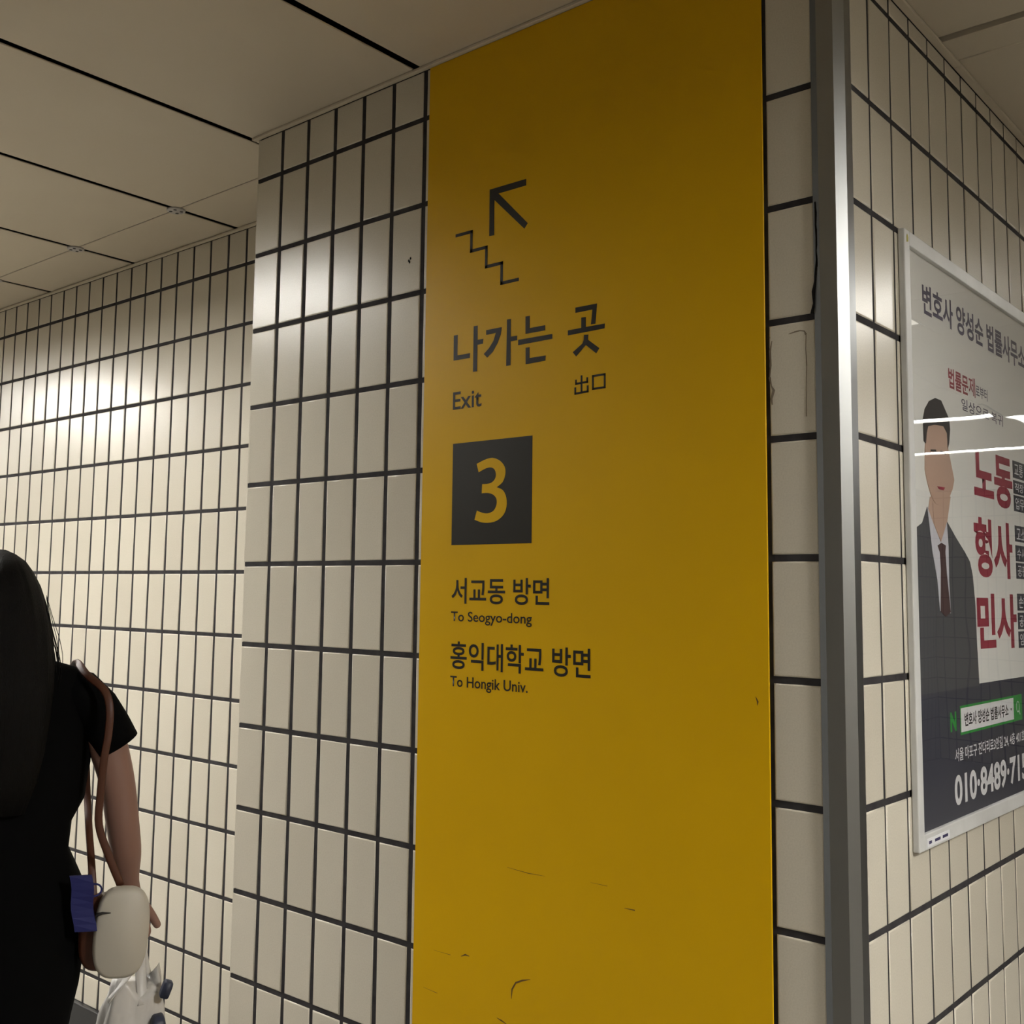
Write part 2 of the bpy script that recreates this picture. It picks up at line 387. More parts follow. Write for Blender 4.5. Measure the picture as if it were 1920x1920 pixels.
M_hair=[(0.3418, -0.7519), (0.3409, -0.7332), (0.3524, -0.7128), (0.3769, -0.6944), (0.4092, -0.6842), (0.4414, -0.6842), (0.4608, -0.6978), (0.4844, -0.7144), (0.4886, -0.7337), (0.4802, -0.763), (0.4708, -0.7753), (0.4693, -0.7445), (0.4496, -0.733), (0.4011, -0.7363), (0.3654, -0.7436), (0.3566, -0.7582), (0.3512, -0.7777), (0.3425, -0.7733)]
M_face=[(0.3576, -0.7446), (0.4012, -0.7349), (0.4539, -0.731), (0.4718, -0.7442), (0.475, -0.7748), (0.5053, -0.8316), (0.4939, -0.8499), (0.473, -0.8688), (0.4528, -0.882), (0.4242, -0.8883), (0.3969, -0.8861), (0.3767, -0.8762), (0.3604, -0.8568), (0.3525, -0.8452), (0.3437, -0.8267), (0.3466, -0.7889)]
M_neck=[(0.3679, -0.8748), (0.4828, -0.8659), (0.4595, -0.9144), (0.4217, -0.9564), (0.3844, -0.9293), (0.3572, -0.8982)]
M_suit=[(0.2928, -0.9385), (0.3232, -0.9258), (0.3516, -0.8945), (0.3715, -0.9424), (0.4186, -0.9566), (0.4594, -0.9155), (0.5084, -0.9438), (0.5592, -0.9697), (0.5883, -0.9873), (0.6031, -1.0144), (0.6133, -1.0673), (0.6172, -1.1552), (0.6238, -1.2293), (0.6236, -1.2308), (0.6211, -1.325), (0.2964, -1.3561), (0.2913, -1.2018), (0.2899, -1.1083)]
M_shirt=[(0.3516, -0.8945), (0.3762, -0.9195), (0.4186, -0.9566), (0.4561, -0.9168), (0.4616, -0.963), (0.4593, -1.0263), (0.4646, -1.089), (0.4049, -1.0849), (0.3945, -1.0276), (0.3718, -0.9751)]
M_tie=[(0.3997, -0.9636), (0.4216, -0.9575), (0.446, -0.9616), (0.4418, -0.9744), (0.4477, -1.0161), (0.4635, -1.087), (0.4347, -1.0952), (0.4067, -1.0849), (0.4144, -1.0065), (0.4109, -0.9756)]
NAVY=[(0.6236, -1.2283), (0.3088, -1.4788)]
STICK=[(0.283, -1.4803), (0.4006, -1.4962)]

# ------------------------------------------------------------------ large structure
def struct(name, me, m):
    o = link(name, me, m); o['kind'] = 'structure'; return o

floor = struct('floor', box_mesh('floor', -9, 5.2, -6.2, 10, -0.12, 0.0), concrete)
wall_front = struct('wall_front', box_mesh('wall_front', -0.0982, XR - 0.0018, 0.0018, 0.72, 0, ZO + 0.5), grout)
wall_left = struct('wall_left', box_mesh('wall_left', -9, -0.0982, YL + 0.0018, 0.72, 0, ZO + 0.5), grout)
wall_right = struct('wall_right', box_mesh('wall_right', XR - 0.3, XR - 0.0018, 0.72, 10, 0, ZO + 0.5), grout)
wall_right_return = XR - 0.004
struct('wall_opposite', box_mesh('wall_opposite', 4.6, 4.8, -6.2, 10, 0, ZO + 0.5), farwall)
struct('wall_back', box_mesh('wall_back', -9, 4.6, -6.2, -6.0, 0, ZO + 0.5), farwall)
struct('wall_end', box_mesh('wall_end', XR, 4.6, 9.8, 10, 0, ZO + 0.5), farwall)
struct('wall_far_left', box_mesh('wall_far_left', -9, -8.8, -6.0, YL, 0, ZO + 0.5), farwall)
ceiling = struct('ceiling', box_mesh('ceiling', -9, 4.8, -6.2, 0.0, ZO + CL + 0.16, ZO + 0.5), void_m)
struct('ceiling_recess', box_mesh('ceiling_recess', -9, -0.0965, 0.0, 0.43, ZO + CL + 0.16, ZO + 0.5), void_m)
ceiling_r = struct('ceiling_right', box_mesh('ceiling_right', XR, 4.8, 0.0, 10, ZO + CR + 0.075, ZO + 0.5), void_m)

# ------------------------------------------------------------------ tiles
TILES = {}
def tile_mesh(w, h):
    key = (round(w, 4), round(h, 4))
    if key not in TILES:
        d = 0.008; bm = bmesh.new()
        rings = []
        for ins, y in ((0.0, d), (0.0, 0.0022), (0.0009, 0.0008), (0.0030, 0.0)):
            rings.append([bm.verts.new(p) for p in ((ins - w / 2, y, ins - h / 2), (w / 2 - ins, y, ins - h / 2), (w / 2 - ins, y, h / 2 - ins), (ins - w / 2, y, h / 2 - ins))])
        for i in range(3):
            for k in range(4):
                f = bm.faces.new((rings[i][k], rings[i][(k + 1) % 4], rings[i + 1][(k + 1) % 4], rings[i + 1][k]))
                f.smooth = i > 0
        bm.faces.new(rings[3])
        me = bm_mesh('tile', bm)
        me.materials.append(tile)
        TILES[key] = me
    return TILES[key]

def place_tile(parent, side, u, z, w, h):
    if w < 0.006 or h < 0.006: return
    o = bpy.data.objects.new('tile', tile_mesh(w, h)); COL.objects.link(o); o.parent = parent
    j = lambda s: random.gauss(0, s)
    dz = math.radians(j(0.16)); dx = math.radians(j(0.12)); dep = j(0.00022)
    if side == 'front': o.location = (u, dep, z + ZO); o.rotation_euler = (dx, 0, dz)
    elif side == 'left': o.location = (u, YL + dep, z + ZO); o.rotation_euler = (dx, 0, dz)
    elif side == 'right': o.location = (XR + dep, u, z + ZO); o.rotation_euler = (dx, 0, math.pi / 2 + dz)
    elif side == 'return': o.location = (-0.1 + dep, u, z + ZO); o.rotation_euler = (dx, 0, -math.pi / 2 + dz)

def tile_rows(top, zoff=0.0, first=0):
    """(z centre, height) for each row; joints at zoff - 0.2 r"""
    rows = []
    gj = 0.0112
    z_hi = top
    for r in range(0, 13):
        zj = zoff - 0.2 * r
        rows.append((z_hi, zj + gj / 2)); z_hi = zj - gj / 2
    rows.append((z_hi, -2.51))
    return [((a + b) / 2, a - b) for a, b in rows if a - b > 0.01]

def stuff_tiles(name, parent, side, cols, rows):
    """tiles beyond the frame, joined: real geometry, one part"""
    bm = bmesh.new()
    for u0, u1 in cols:
        for zc, h in rows:
            z0, z1 = zc - h / 2 + ZO, zc + h / 2 + ZO
            if side == 'left': add_box(bm, u0, u1, YL, YL + 0.008, z0, z1)
            else: add_box(bm, XR - 0.008, XR, u0, u1, z0, z1)
    o = link(name, bm_mesh(name, bm), tile, parent); o['kind'] = 'stuff'
    return o

rows_f = tile_rows(0.112)
GV = 0.0115
xj = [i * 0.10107 for i in range(0, 7)]           # vertical joints of the pillar front
spans = [(-0.100, xj[0] - GV / 2)] + [(xj[i] + GV / 2, xj[i + 1] - GV / 2) for i in range(5)] + [(xj[5] + GV / 2, xj[5] + 0.10107 - GV / 2)]
spans = [(-0.100, xj[0] - GV / 2)] + [(xj[i] + GV / 2, xj[i + 1] - GV / 2) for i in range(5)]
spans += [(xj[5] + GV / 2, 0.6012), (1.3290, 1.4115)]
for a, b in spans:
    for zc, h in rows_f:
        place_tile(wall_front, 'front', (a + b) / 2, zc, b - a, h)
# the short return of the pillar towards the recessed wall
for a, b in ((0.0, 0.0955), (0.106, 0.2), (0.2105, 0.305), (0.3155, YL)):
    for zc, h in rows_f:
        place_tile(wall_front, 'return', (a + b) / 2, zc, b - a, h)

rows_l = tile_rows(0.110, -0.0074)
GL = 0.0105
ul = [-0.68703 - i * 0.09809 for i in range(0, 90)]
cols_l = [(-0.1005 - 0.098 * 0 - 0.0, 0)]
cols_l = [(ul[0] + GL / 2, ul[0] + 0.0889 + GL / 2)]
x = ul[0] + 0.09809
while x < -0.2:
    cols_l.append((x + GL / 2, x + 0.09809 - GL / 2)); x += 0.09809
cols_l.append((x + GL / 2, -0.1))
cols_l += [(ul[i + 1] + GL / 2, ul[i] - GL / 2) for i in range(len(ul) - 1)]
cols_l = [c for c in cols_l if c[1] > -8.8]
for i, (a, b) in enumerate(cols_l):
    if -2.62 < a and b < -0.52:
        for zc, h in rows_l:
            place_tile(wall_left, 'left', (a + b) / 2, zc, b - a, h)
stuff_tiles('tile_field', wall_left, 'left', [c for c in cols_l if not (-2.62 < c[0] and c[1] < -0.52)], rows_l)

rows_r = tile_rows(0.041, 0.0021)
rows_r = [(( 0.041 + 0.0021 + 0.00525) / 2, 0.041 - 0.0021 - 0.00525)] + rows_r[1:] if rows_r[0][1] > 0.02 else rows_r
GR = 0.0084
vr = [0.13232 + i * 0.10226 for i in range(0, 94)]
cols_r = [(0.045, vr[0] - GR / 2)] + [(vr[i] + GR / 2, vr[i + 1] - GR / 2) for i in range(len(vr) - 1)]
for a, b in cols_r:
    if b < 1.6:
        for zc, h in rows_r:
            place_tile(wall_right, 'right', (a + b) / 2, zc, b - a, h)
stuff_tiles('tile_field', wall_right, 'right', [c for c in cols_r if c[1] >= 1.6], rows_r)

# skirting along the walls
def skirt(name, me):
    return struct(name, me, base_m)
skirt('baseboard_left', box_mesh('baseboard_left', -8.8, -0.118, YL - 0.018, YL + 0.004, 0, 0.10, 0.003))
skirt('baseboard_front', box_mesh('baseboard_front', -0.118, XR - 0.052, -0.018, 0.004, 0, 0.10, 0.003))
skirt('baseboard_right', box_mesh('baseboard_right', XR - 0.004, XR + 0.018, 0.045, 9.8, 0, 0.10, 0.003))

# ------------------------------------------------------------------ ceiling panels
def cut(rect, hole):
    x0, x1, y0, y1 = rect; a0, a1, b0, b1 = hole
    if x1 <= a0 or x0 >= a1 or y1 <= b0 or y0 >= b1: return [rect]
    out = []
    if x0 < a0: out.append((x0, a0, y0, y1))
    if x1 > a1: out.append((a1, x1, y0, y1))
    if y0 < b0: out.append((max(x0, a0), min(x1, a1), y0, b0))
    if y1 > b1: out.append((max(x0, a0), min(x1, a1), b1, y1))
    return out
def panel(parent, x0, x1, y0, y1, z, th=0.004, gap_x=0.021, gap_y=0.004):
    if x1 - x0 < 0.03 or y1 - y0 < 0.02: return
    me = box_mesh('ceiling_panel', x0 + gap_x / 2, x1 - gap_x / 2, y0 + gap_y / 2, y1 - gap_y / 2, z + ZO, z + ZO + th, 0.0015, 1)
    link('ceiling_panel', me, panel_m, parent)
seams = [0.4865 + 0.6115 * k for k in range(-14, 8)]
lampsX = [-1.2, -4.25, -7.3]
lampY0, lampY1 = -1.21, -0.91
rowsY = [(0.176, YL - 0.001), (-0.91, 0.176), (-1.21, -0.91), (-2.40, -1.21), (-3.6, -2.4), (-3.9, -3.6), (-4.95, -3.9), (-6.0, -4.95)]
left_lamps = [(-1.8, -0.85), (-4.86, -3.66), (-7.9, -6.7)]
back_fill_lamps = [(1.3, 2.5)]
side_fill_lamps = [(3.2, 4.4, -0.60, -0.30)]       # x0, x1, y0, y1
for i in range(len(seams) - 1):
    x0, x1 = seams[i], seams[i + 1]
    x0 = max(x0, -8.8); x1 = min(x1, 4.6)
    if x1 - x0 < 0.05: continue
    for (y0, y1) in rowsY:
        if y0 >= 0.17:
            if x0 > -0.2: continue
            panel(ceiling, x0, min(x1, -0.1), y0, y1, CL)
        elif y0 == -0.91:
            xs = x0
            if x1 <= -0.09: panel(ceiling, x0, x1, y0, y1, CL)
            else:
                for q in cut((x0, x1, y0, -0.001 if x0 < XR else -0.022), side_fill_lamps[0]): panel(ceiling, *q, CL)
        elif y0 in (-1.21, -3.9):
            # a strip of short infill panels between the lamps
            segs = [(x0, x1)]
            for a, b in (left_lamps if y0 == -1.21 else back_fill_lamps):
                n = []
                for p, q in segs:
                    if q <= a or p >= b: n.append((p, q)); continue
                    if p < a: n.append((p, a))
                    if q > b: n.append((b, q))
                segs = n
            for p, q in segs: panel(ceiling, p, q, y0, y1, CL)
        else:
            panel(ceiling, x0, x1, y0, y1, CL)
# right passage
tee = link('ceiling_tee', box_mesh('ceiling_tee', XR + 0.002, 4.6, 0.478, 0.512, ZO + CR - 0.005, ZO + CR + 0.02, 0.001, 1), panel_m, ceiling_r)
ry = [(0.0, 0.466), (0.512, 0.586)] + [(0.586 + 0.6 * k, 0.586 + 0.6 * (k + 1)) for k in range(16)]
right_lamps = [(2.28, 2.62, 2.1, 2.78), (2.72, 4.2, 5.16, 5.32), (2.72, 4.2, 6.72, 6.88), (2.1, 2.68, 5.32, 6.6)]       # x0, x1, y0, y1
for k, (y0, y1) in enumerate(ry):
    for (x0, x1) in ((XR + 0.001, 2.66), (2.66, 3.6), (3.6, 4.6)):
        segs = [(x0, x1, y0, min(y1, 9.8))]
        for h in right_lamps: segs = [q for r in segs for q in cut(r, h)]
        for q in segs: panel(ceiling_r, *q, CR, gap_x=0.003, gap_y=0.003)
# the step between the two ceiling heights
struct('trim_step', box_mesh('trim_step', XR + 0.0, 4.6, -0.02, -0.002, ZO + CR, ZO + CL + 0.03), panel_m)

# wall angles under the ceiling edges
struct('trim_1', box_mesh('trim_1', -8.8, -0.1, YL - 0.013, YL, ZO + 0.1105, ZO + 0.1175, 0.001, 1), panel_m)
struct('trim_2', box_mesh('trim_2', -0.113, XR, -0.013, 0.0, ZO + 0.1125, ZO + 0.1195, 0.001, 1), panel_m)
struct('trim_3', box_mesh('trim_3', -0.113, -0.1, 0.0, YL - 0.013, ZO + 0.1125, ZO + 0.1195, 0.001, 1), panel_m)
struct('trim_4', box_mesh('trim_4', XR, XR + 0.015, 0.0, 0.596, ZO + 0.0415, ZO + 0.049, 0.001, 1), panel_m)
struct('trim_5', box_mesh('trim_5', XR, XR + 0.015, 0.597, 9.8, ZO + 0.0415, ZO + 0.049, 0.001, 1), panel_m)
# wall above the right trim, hidden by the lower ceiling
# round four-hole clips where ceiling panels meet
for cx_ in (-0.740, -1.3515, -1.963):
    c = link('ceiling_clip', lathe_mesh('ceiling_clip', [(0.004, 0.0), (0.026, 0.0), (0.029, 0.002), (0.029, 0.006)], 24), clip_m, ceiling, loc=(cx_, 0.176, ZO + CL - 0.0055))
    for k in range(4):
        a = math.pi / 4 + k * math.pi / 2
        link('screw_hole', lathe_mesh('screw_hole', [(0.001, -0.0006), (0.0055, -0.0006), (0.0055, 0.001)], 10), hole_m, c, loc=(0.0165 * math.cos(a), 0.0165 * math.sin(a), 0))

# ------------------------------------------------------------------ ceiling lamps
def lamp(x0, x1, y0, y1, z, m, label, grp, deep=0.07, blades=0):
    """recessed trough with a glowing diffuser at its top"""
    e = empty('ceiling_lamp', ((x0 + x1) / 2, (y0 + y1) / 2, z + ZO))
    hx, hy = (x1 - x0) / 2, (y1 - y0) / 2
    tag(e, label, 'lamp', grp)
    link('housing', box_mesh('housing', -hx, hx, -hy, hy, deep + 0.01, deep + 0.02), lamp_body, e)
    link('diffuser', box_mesh('diffuser', -hx + 0.012, hx - 0.012, -hy + 0.012, hy - 0.012, deep, deep + 0.009), m, e)
    for s in (-1, 1):
        link('side_plate', box_mesh('side_plate', -hx, hx, s * hy - (0.01 if s > 0 else 0), s * hy + (0.01 if s < 0 else 0), 0, deep + 0.01, 0.001, 1), lamp_body, e)
        link('end_plate', box_mesh('end_plate', s * hx - (0.01 if s > 0 else 0), s * hx + (0.01 if s < 0 else 0), -hy + 0.01, hy - 0.01, 0, deep + 0.01, 0.001, 1), lamp_body, e)
    for k in range(blades):  # blades added to cut the light thrown along the lamp onto the pillar
        xb = -hx + 2 * hx * (k + 1) / (blades + 1)
        link('added_louvre_blade', box_mesh('added_louvre_blade', xb - 0.001, xb + 0.001, -hy + 0.01, hy - 0.01, 0.004, 0.017), lamp_trough, e)
    return e
LL = ['recessed strip lamp that glares on the tiled pillar', 'recessed strip lamp that glares on the far left wall', 'farthest recessed strip lamp of the left passage']
for (a, b), lb in zip(left_lamps, LL):
    lamp(a + 0.003, b - 0.003, lampY0 + 0.003, lampY1 - 0.003, CL, lamp_l if a > -2 else lamp_f, lb, 'lamps of the left passage', deep=0.045 if a > -2 else 0.03, blades=8 if a > -2 else 0)
LR = ['recessed strip lamp that glares on tiles beside the poster', 'farther strip lamp mirrored across the poster glazing']
def twin_lamp(x0, x1, y0, y1, z, m, label, grp):
    """open recessed trough with two fluorescent tubes running along the passage"""
    e = empty('ceiling_lamp', ((x0 + x1) / 2, (y0 + y1) / 2, z + ZO))
    hx, hy = (x1 - x0) / 2, (y1 - y0) / 2
    tag(e, label, 'lamp', grp)
    link('reflector', box_mesh('reflector', -hx, hx, -hy, hy, 0.060, 0.066), lamp_trough, e)
    for s in (-1, 1):
        link('side_plate', box_mesh('side_plate', s * hx - (0.006 if s > 0 else 0), s * hx + (0.006 if s < 0 else 0), -hy, hy, 0, 0.06), lamp_trough, e)
        link('end_plate', box_mesh('end_plate', -hx + 0.006, hx - 0.006, s * hy - (0.03 if s > 0 else 0), s * hy + (0.03 if s < 0 else 0), 0, 0.06), lamp_body, e)
        link('tube', tube_mesh('tube', [(s * hx * 0.52, -hy + 0.04, 0.022), (s * hx * 0.52, hy - 0.04, 0.022)], 0.014, 12), m, e)
    return e
q = right_lamps[0]
twin_lamp(q[0] + 0.003, q[1] - 0.003, q[2] + 0.003, q[3] - 0.003, CR, lamp_r, LR[0], 'lamps of the right passage')
for q, lb, m in ((right_lamps[1], 'nearer cross strip lamp mirrored as a line in the poster glazing', lamp_far),
                 (right_lamps[2], 'farther cross strip lamp mirrored as a line in the poster glazing', lamp_far),
                 (right_lamps[3], 'square luminous ceiling panel mirrored in the poster glazing', lamp_pan)):
    lamp(q[0] + 0.003, q[1] - 0.003, q[2] + 0.003, q[3] - 0.003, CR, m, lb, 'lamps of the right passage', deep=0.008)
for a, b in back_fill_lamps:
    lamp(a + 0.003, b - 0.003, -3.897, -3.603, CL, fill_b, 'added unseen fill lamp facing the yellow sign', None)
for q in side_fill_lamps:
    lamp(q[0] + 0.003, q[1] - 0.003, q[2] + 0.003, q[3] - 0.003, CL, fill_s, 'added unseen fill lamp facing the poster wall', None, 0.12)
# ------------------------------------------------------------------ steel corner guard
def prism(name, prof, z0, z1):
    bm = bmesh.new()
    a = [bm.verts.new((x, y, z0)) for x, y in prof]; b = [bm.verts.new((x, y, z1)) for x, y in prof]
    n = len(prof)
    for i in range(n): bm.faces.new((a[i], a[(i + 1) % n], b[(i + 1) % n], b[i]))
    bm.faces.new(a); bm.faces.new(b)
    return bm_mesh(name, bm)
guard = empty('corner_guard', (XR, 0, 0))
tag(guard, 'brushed stainless steel corner guard on the pillar edge', 'corner guard')
gx = XR
prof = [(1.4235, -0.0065), (1.4525, -0.0065), (1.4665, 0.0075), (1.4665, 0.0335), (1.4600, 0.0335), (1.4600, 0.0100), (1.4505, 0.0005), (1.4235, 0.0005)]
link('guard_profile', prism('guard_profile', [(x - gx, y) for x, y in prof], 0.0, ZO + 0.11), steel, guard)
link('sealant_strip', prism('sealant_strip', [(x - gx, y) for x, y in [(1.4110, -0.0010), (1.4235, -0.0050), (1.4235, 0.003), (1.4110, 0.003)]], 0.0, ZO + 0.11), sealant, guard)
link('sealant_strip', prism('sealant_strip', [(x - gx, y) for x, y in [(1.4560, 0.0335), (1.4650, 0.0335), (1.4610, 0.0450), (1.4560, 0.0450)]], 0.0, ZO + 0.04), sealant, guard)

# ------------------------------------------------------------------ yellow exit sign
sign = empty('wayfinding_sign', (0.925, 0, ZO - 1.2))
tag(sign, 'tall yellow exit sign with black arrow, stairs and number 3', 'sign')
def keep(o, p):
    o.matrix_parent_inverse = p.matrix_basis.inverted(); return o
TS = 0.004
keep(link('sign_panel', box_mesh('sign_panel', 0.5225, 1.3235, -TS, -0.0005, ZO - 2.50, ZO + 0.1115, 0.0008, 1), yellow, sign), sign)
t0, t1 = TS - 0.0003, TS + 0.0004
keep(print_polys('exit_arrow', G_arrow, 'front', t0, t1, signblack, sign), sign)
sx = [0.609, 0.6545, 0.6970, 0.7395, 0.7855]; sz = [-0.2957, -0.3385, -0.3810, -0.4240]
st = [(sx[0], sz[0]), (sx[1], sz[0]), (sx[1], sz[1]), (sx[2], sz[1]), (sx[2], sz[2]), (sx[3], sz[2]), (sx[3], sz[3]), (sx[4], sz[3])]
bmw = 0.0068
keep(print_polys('stair_symbol', stroke_polys(st, bmw), 'front', t0, t1, signblack, sign), sign)
for nm, g in (('lettering', G_na), ('lettering', G_ga), ('lettering', G_neun), ('lettering', G_got)):
    keep(print_polys(nm, g, 'front', t0, t1, signblack, sign), sign)
keep(print_polys('lettering', [p for l in CHU for p in stroke_polys(l, 0.0040)], 'front', t0, t1, signblack, sign), sign)
keep(print_polys('lettering', stroke_polys(KOU, 0.0040, True), 'front', t0, t1, signblack, sign), sign)
tt = TS + 0.0004
keep(print_text('lettering', 'Exit', T_EXIT, 'front', tt, signblack, sign, 0.010), sign)
sq = keep(print_polys('number_square', [[(0.6115, -0.7503), (0.8245, -0.7503), (0.8245, -0.9650), (0.6115, -0.9650)]], 'front', t0, t1, signblack, sign), sign)
c3 = [tuple(p.xy) for p in catmull([(u, z, 0) for u, z in THREE], 3, True)]
def smooth_three():
    # keep the four terminal corners sharp
    pts = [Vector((u, z)) for u, z in THREE]; out = []
    sharp = {0, 8, 16, 17, 25, 26, 33}
    n = len(pts)
    for i in range(n):
        a, b = pts[i], pts[(i + 1) % n]
        out.append(tuple(a))
        p0 = pts[(i - 1) % n] if i not in sharp else a
        p3 = pts[(i + 2) % n] if (i + 1) % n not in sharp else b
        for k in (1, 2):
            t = k / 3
            q = 0.5 * ((2 * a) + (b - p0) * t + (2 * p0 - 5 * a + 4 * b - p3) * t * t + (3 * a - p0 - 3 * b + p3) * t ** 3)
            out.append(tuple(q))
    return out
n3 = print_polys('numeral', [smooth_three()], 'front', t1 - 0.0002, t1 + 0.0004, yellow, sq)
n3.matrix_parent_inverse = (sign.matrix_basis @ Matrix.Identity(4)).inverted() @ Matrix.Identity(4)
n3.matrix_parent_inverse = Matrix.Identity(4)
keep(print_text('lettering', '서교동 방면', T_SEO, 'front', tt, signblack, sign, 0.013), sign)
keep(print_text('lettering', 'To Seogyo-dong', T_SEOE, 'front', tt, signblack, sign, 0.010), sign)
keep(print_text('lettering', '홍익대학교 방면', T_HONG, 'front', tt, signblack, sign, 0.013), sign)
keep(print_text('lettering', 'To Hongik Univ.', T_HONGE, 'front', tt, signblack, sign, 0.010), sign)
wid = [0.0012, 0.0022, 0.0035, 0.0032, 0.0026, 0.0008, 0.0010, 0.0008, 0.003]
for l, w in zip(SCUFF + SCUFF2, wid):
    pts = [Vector((u, z)) for u, z in l]
    up, dn = [], []
    for i, p in enumerate(pts):
        d = (pts[min(i + 1, len(pts) - 1)] - pts[max(i - 1, 0)]).normalized(); q = Vector((-d.y, d.x))
        hw = w / 2 * (0.25 if i in (0, len(pts) - 1) else 1.0)
        if len(pts) == 2: hw = w / 2 * (0.3 if i == 0 else 1)
        up.append(tuple(p + q * hw)); dn.append(tuple(p - q * hw))
    keep(print_polys('scuff_mark', [up + dn[::-1]], 'front', t0, TS + 0.0002, scuff_m, sign), sign)

# ------------------------------------------------------------------ framed poster on the right wall
Y0, Y1, Z0, Z1 = 0.2475, 1.127, -1.496, -0.396
FW, FT = 0.027, 0.013
poster = empty('framed_poster', (XR, (Y0 + Y1) / 2, ZO + (Z0 + Z1) / 2))
tag(poster, 'white framed law office advertisement poster behind shiny glazing', 'poster')
def pbox(name, y0, y1, z0, z1, ta, tb, m, bev=0.0, parent=poster):
    o = link(name, box_mesh(name, XR + ta, XR + tb, y0, y1, z0 + ZO, z1 + ZO, bev, 2), m, parent)
    return keep(o, poster) if parent is poster else o
pbox('frame_bar', Y0, Y0 + FW, Z0, Z1, 0.001, FT, frame_m, 0.002)
pbox('frame_bar', Y1 - FW, Y1, Z0, Z1, 0.001, FT, frame_m, 0.002)
pbox('frame_bar', Y0 + FW, Y1 - FW, Z1 - FW, Z1, 0.001, FT - 0.0003, frame_m, 0.0015)
pbox('frame_bar', Y0 + FW, Y1 - FW, Z0, Z0 + FW, 0.001, FT - 0.0003, frame_m, 0.0015)
sheet = pbox('poster_sheet', Y0 + FW - 0.004, Y1 - FW + 0.004, Z0 + FW - 0.004, Z1 - FW + 0.004, 0.002, 0.0050, paper)
def pp(name, polys, m, lv): return print_polys(name, polys, 'right', 0.0049, 0.0050 + lv * 0.00022, m, sheet)
def pt(name, body, box, m, lv, off=0.0, sp=1.0): return print_text(name, body, box, 'right', 0.0050 + lv * 0.00022, m, sheet, off, sp)
yl, yr, zb = Y0 + FW - 0.003, Y1 - FW + 0.003, Z0 + FW - 0.003
pp('navy_field', [[(yl, -1.2280), (yr, -1.2280), (yr, zb), (yl, zb)]], navy, 1)
pp('printed_suit', [[(yl, -0.9430)] + M_suit[1:13] + [(0.6238, -1.228), (0.6238, -1.232), (yl, -1.232)]], ink_suit, 2)
pp('printed_neck', [M_neck], ink_skin, 3)
pp('printed_shirt', [M_shirt], ink_shirt, 4)
pp('printed_neck', [[(0.3800, -0.885), (0.4560, -0.885), (0.4480, -0.925), (0.4200, -0.9555), (0.3850, -0.925)]], ink_skin, 5)
pp('printed_tie', [M_tie], ink_tie, 5)
pp('printed_face', [M_face], ink_skin, 6)
pp('printed_hair', [M_hair], ink_hair, 7)
pp('printed_brow', [[(0.375, -0.786), (0.405, -0.783), (0.405, -0.787), (0.375, -0.790)]], ink_hair, 7)
pp('printed_brow', [[(0.430, -0.782), (0.460, -0.783), (0.460, -0.787), (0.430, -0.787)]], ink_hair, 7)
pp('printed_mouth', [[(0.405, -0.852), (0.450, -0.851), (0.440, -0.857), (0.415, -0.857)]], ink_red, 7)
pt('lettering', '변호사 양성순 법률사무소', (P_TITLE[0], 1.0363, -0.5310, -0.4715), ink_navy, 1, 0.027)
pt('lettering', '법률문', P_L1A, ink_red, 1, 0.024)
pt('lettering', '제', P_L1B, ink_red, 1, 0.012)
pt('lettering', '로부터', P_L1C, ink_navy, 1, 0.010)
pt('lettering', '일상으로 복귀', P_L2, ink_navy, 1, 0.008)
pt('lettering', '노동', P_R1, ink_red, 1, 0.036)
pt('lettering', '형사', P_R2, ink_red, 1, 0.036)
pt('lettering', '민사', P_R3, ink_red, 1, 0.036)
for (u, z0, z1), w in zip(P_TAGS, ('교통', '직장', '업무', '고소', '수사', '공판', '손해', '공사', '임대')):
    b = pp('heading_tag', [[(0.906, z0), (1.085, z0), (1.085, z1), (0.906, z1)]], navy, 1)
    print_text('lettering', w, (0.918, 0.985, z0 + 0.005, z1 - 0.005), 'right', 0.0050 + 2 * 0.00022, ink_white, sheet, 0.008)
pt('lettering', 'N', P_N, ink_green, 2, 0.05)
pp('search_bar', [[(P_SB[0], P_SB[2]), (P_SB[1], P_SB[2]), (P_SB[1], P_SB[3]), (P_SB[0], P_SB[3])]], ink_green, 2)
pp('search_field', [[(0.5055, -1.3140), (0.8498, -1.3140), (0.8498, -1.2690), (0.5055, -1.2690)]], ink_white, 3)
pt('lettering', '변호사 양성순 법률사무소', (P_ST[0], P_ST[1], -1.3050, -1.2790), ink_hair, 4, 0.022)
pp('search_arrow', [[(0.826, -1.290), (0.836, -1.290), (0.831, -1.295)]], ink_hair, 4)
ring = [(0.8813 + 0.011 * math.cos(a), -1.2895 + 0.011 * math.sin(a)) for a in [k * math.pi / 8 for k in range(16)]]
pp('search_icon', stroke_polys(ring, 0.0022, True) + stroke_polys([(0.889, -1.298), (0.896, -1.307)], 0.0026), ink_white, 4)
pt('lettering', '서울 마포구 잔다리로3안길 24, 4층 401호', (P_ADR[0], 0.925, P_ADR[2], P_ADR[3]), ink_white, 2, 0.012)
pt('lettering', '010·8489·715', (P_TEL[0], 0.935, P_TEL[2], P_TEL[3]), ink_white, 2, 0.030)
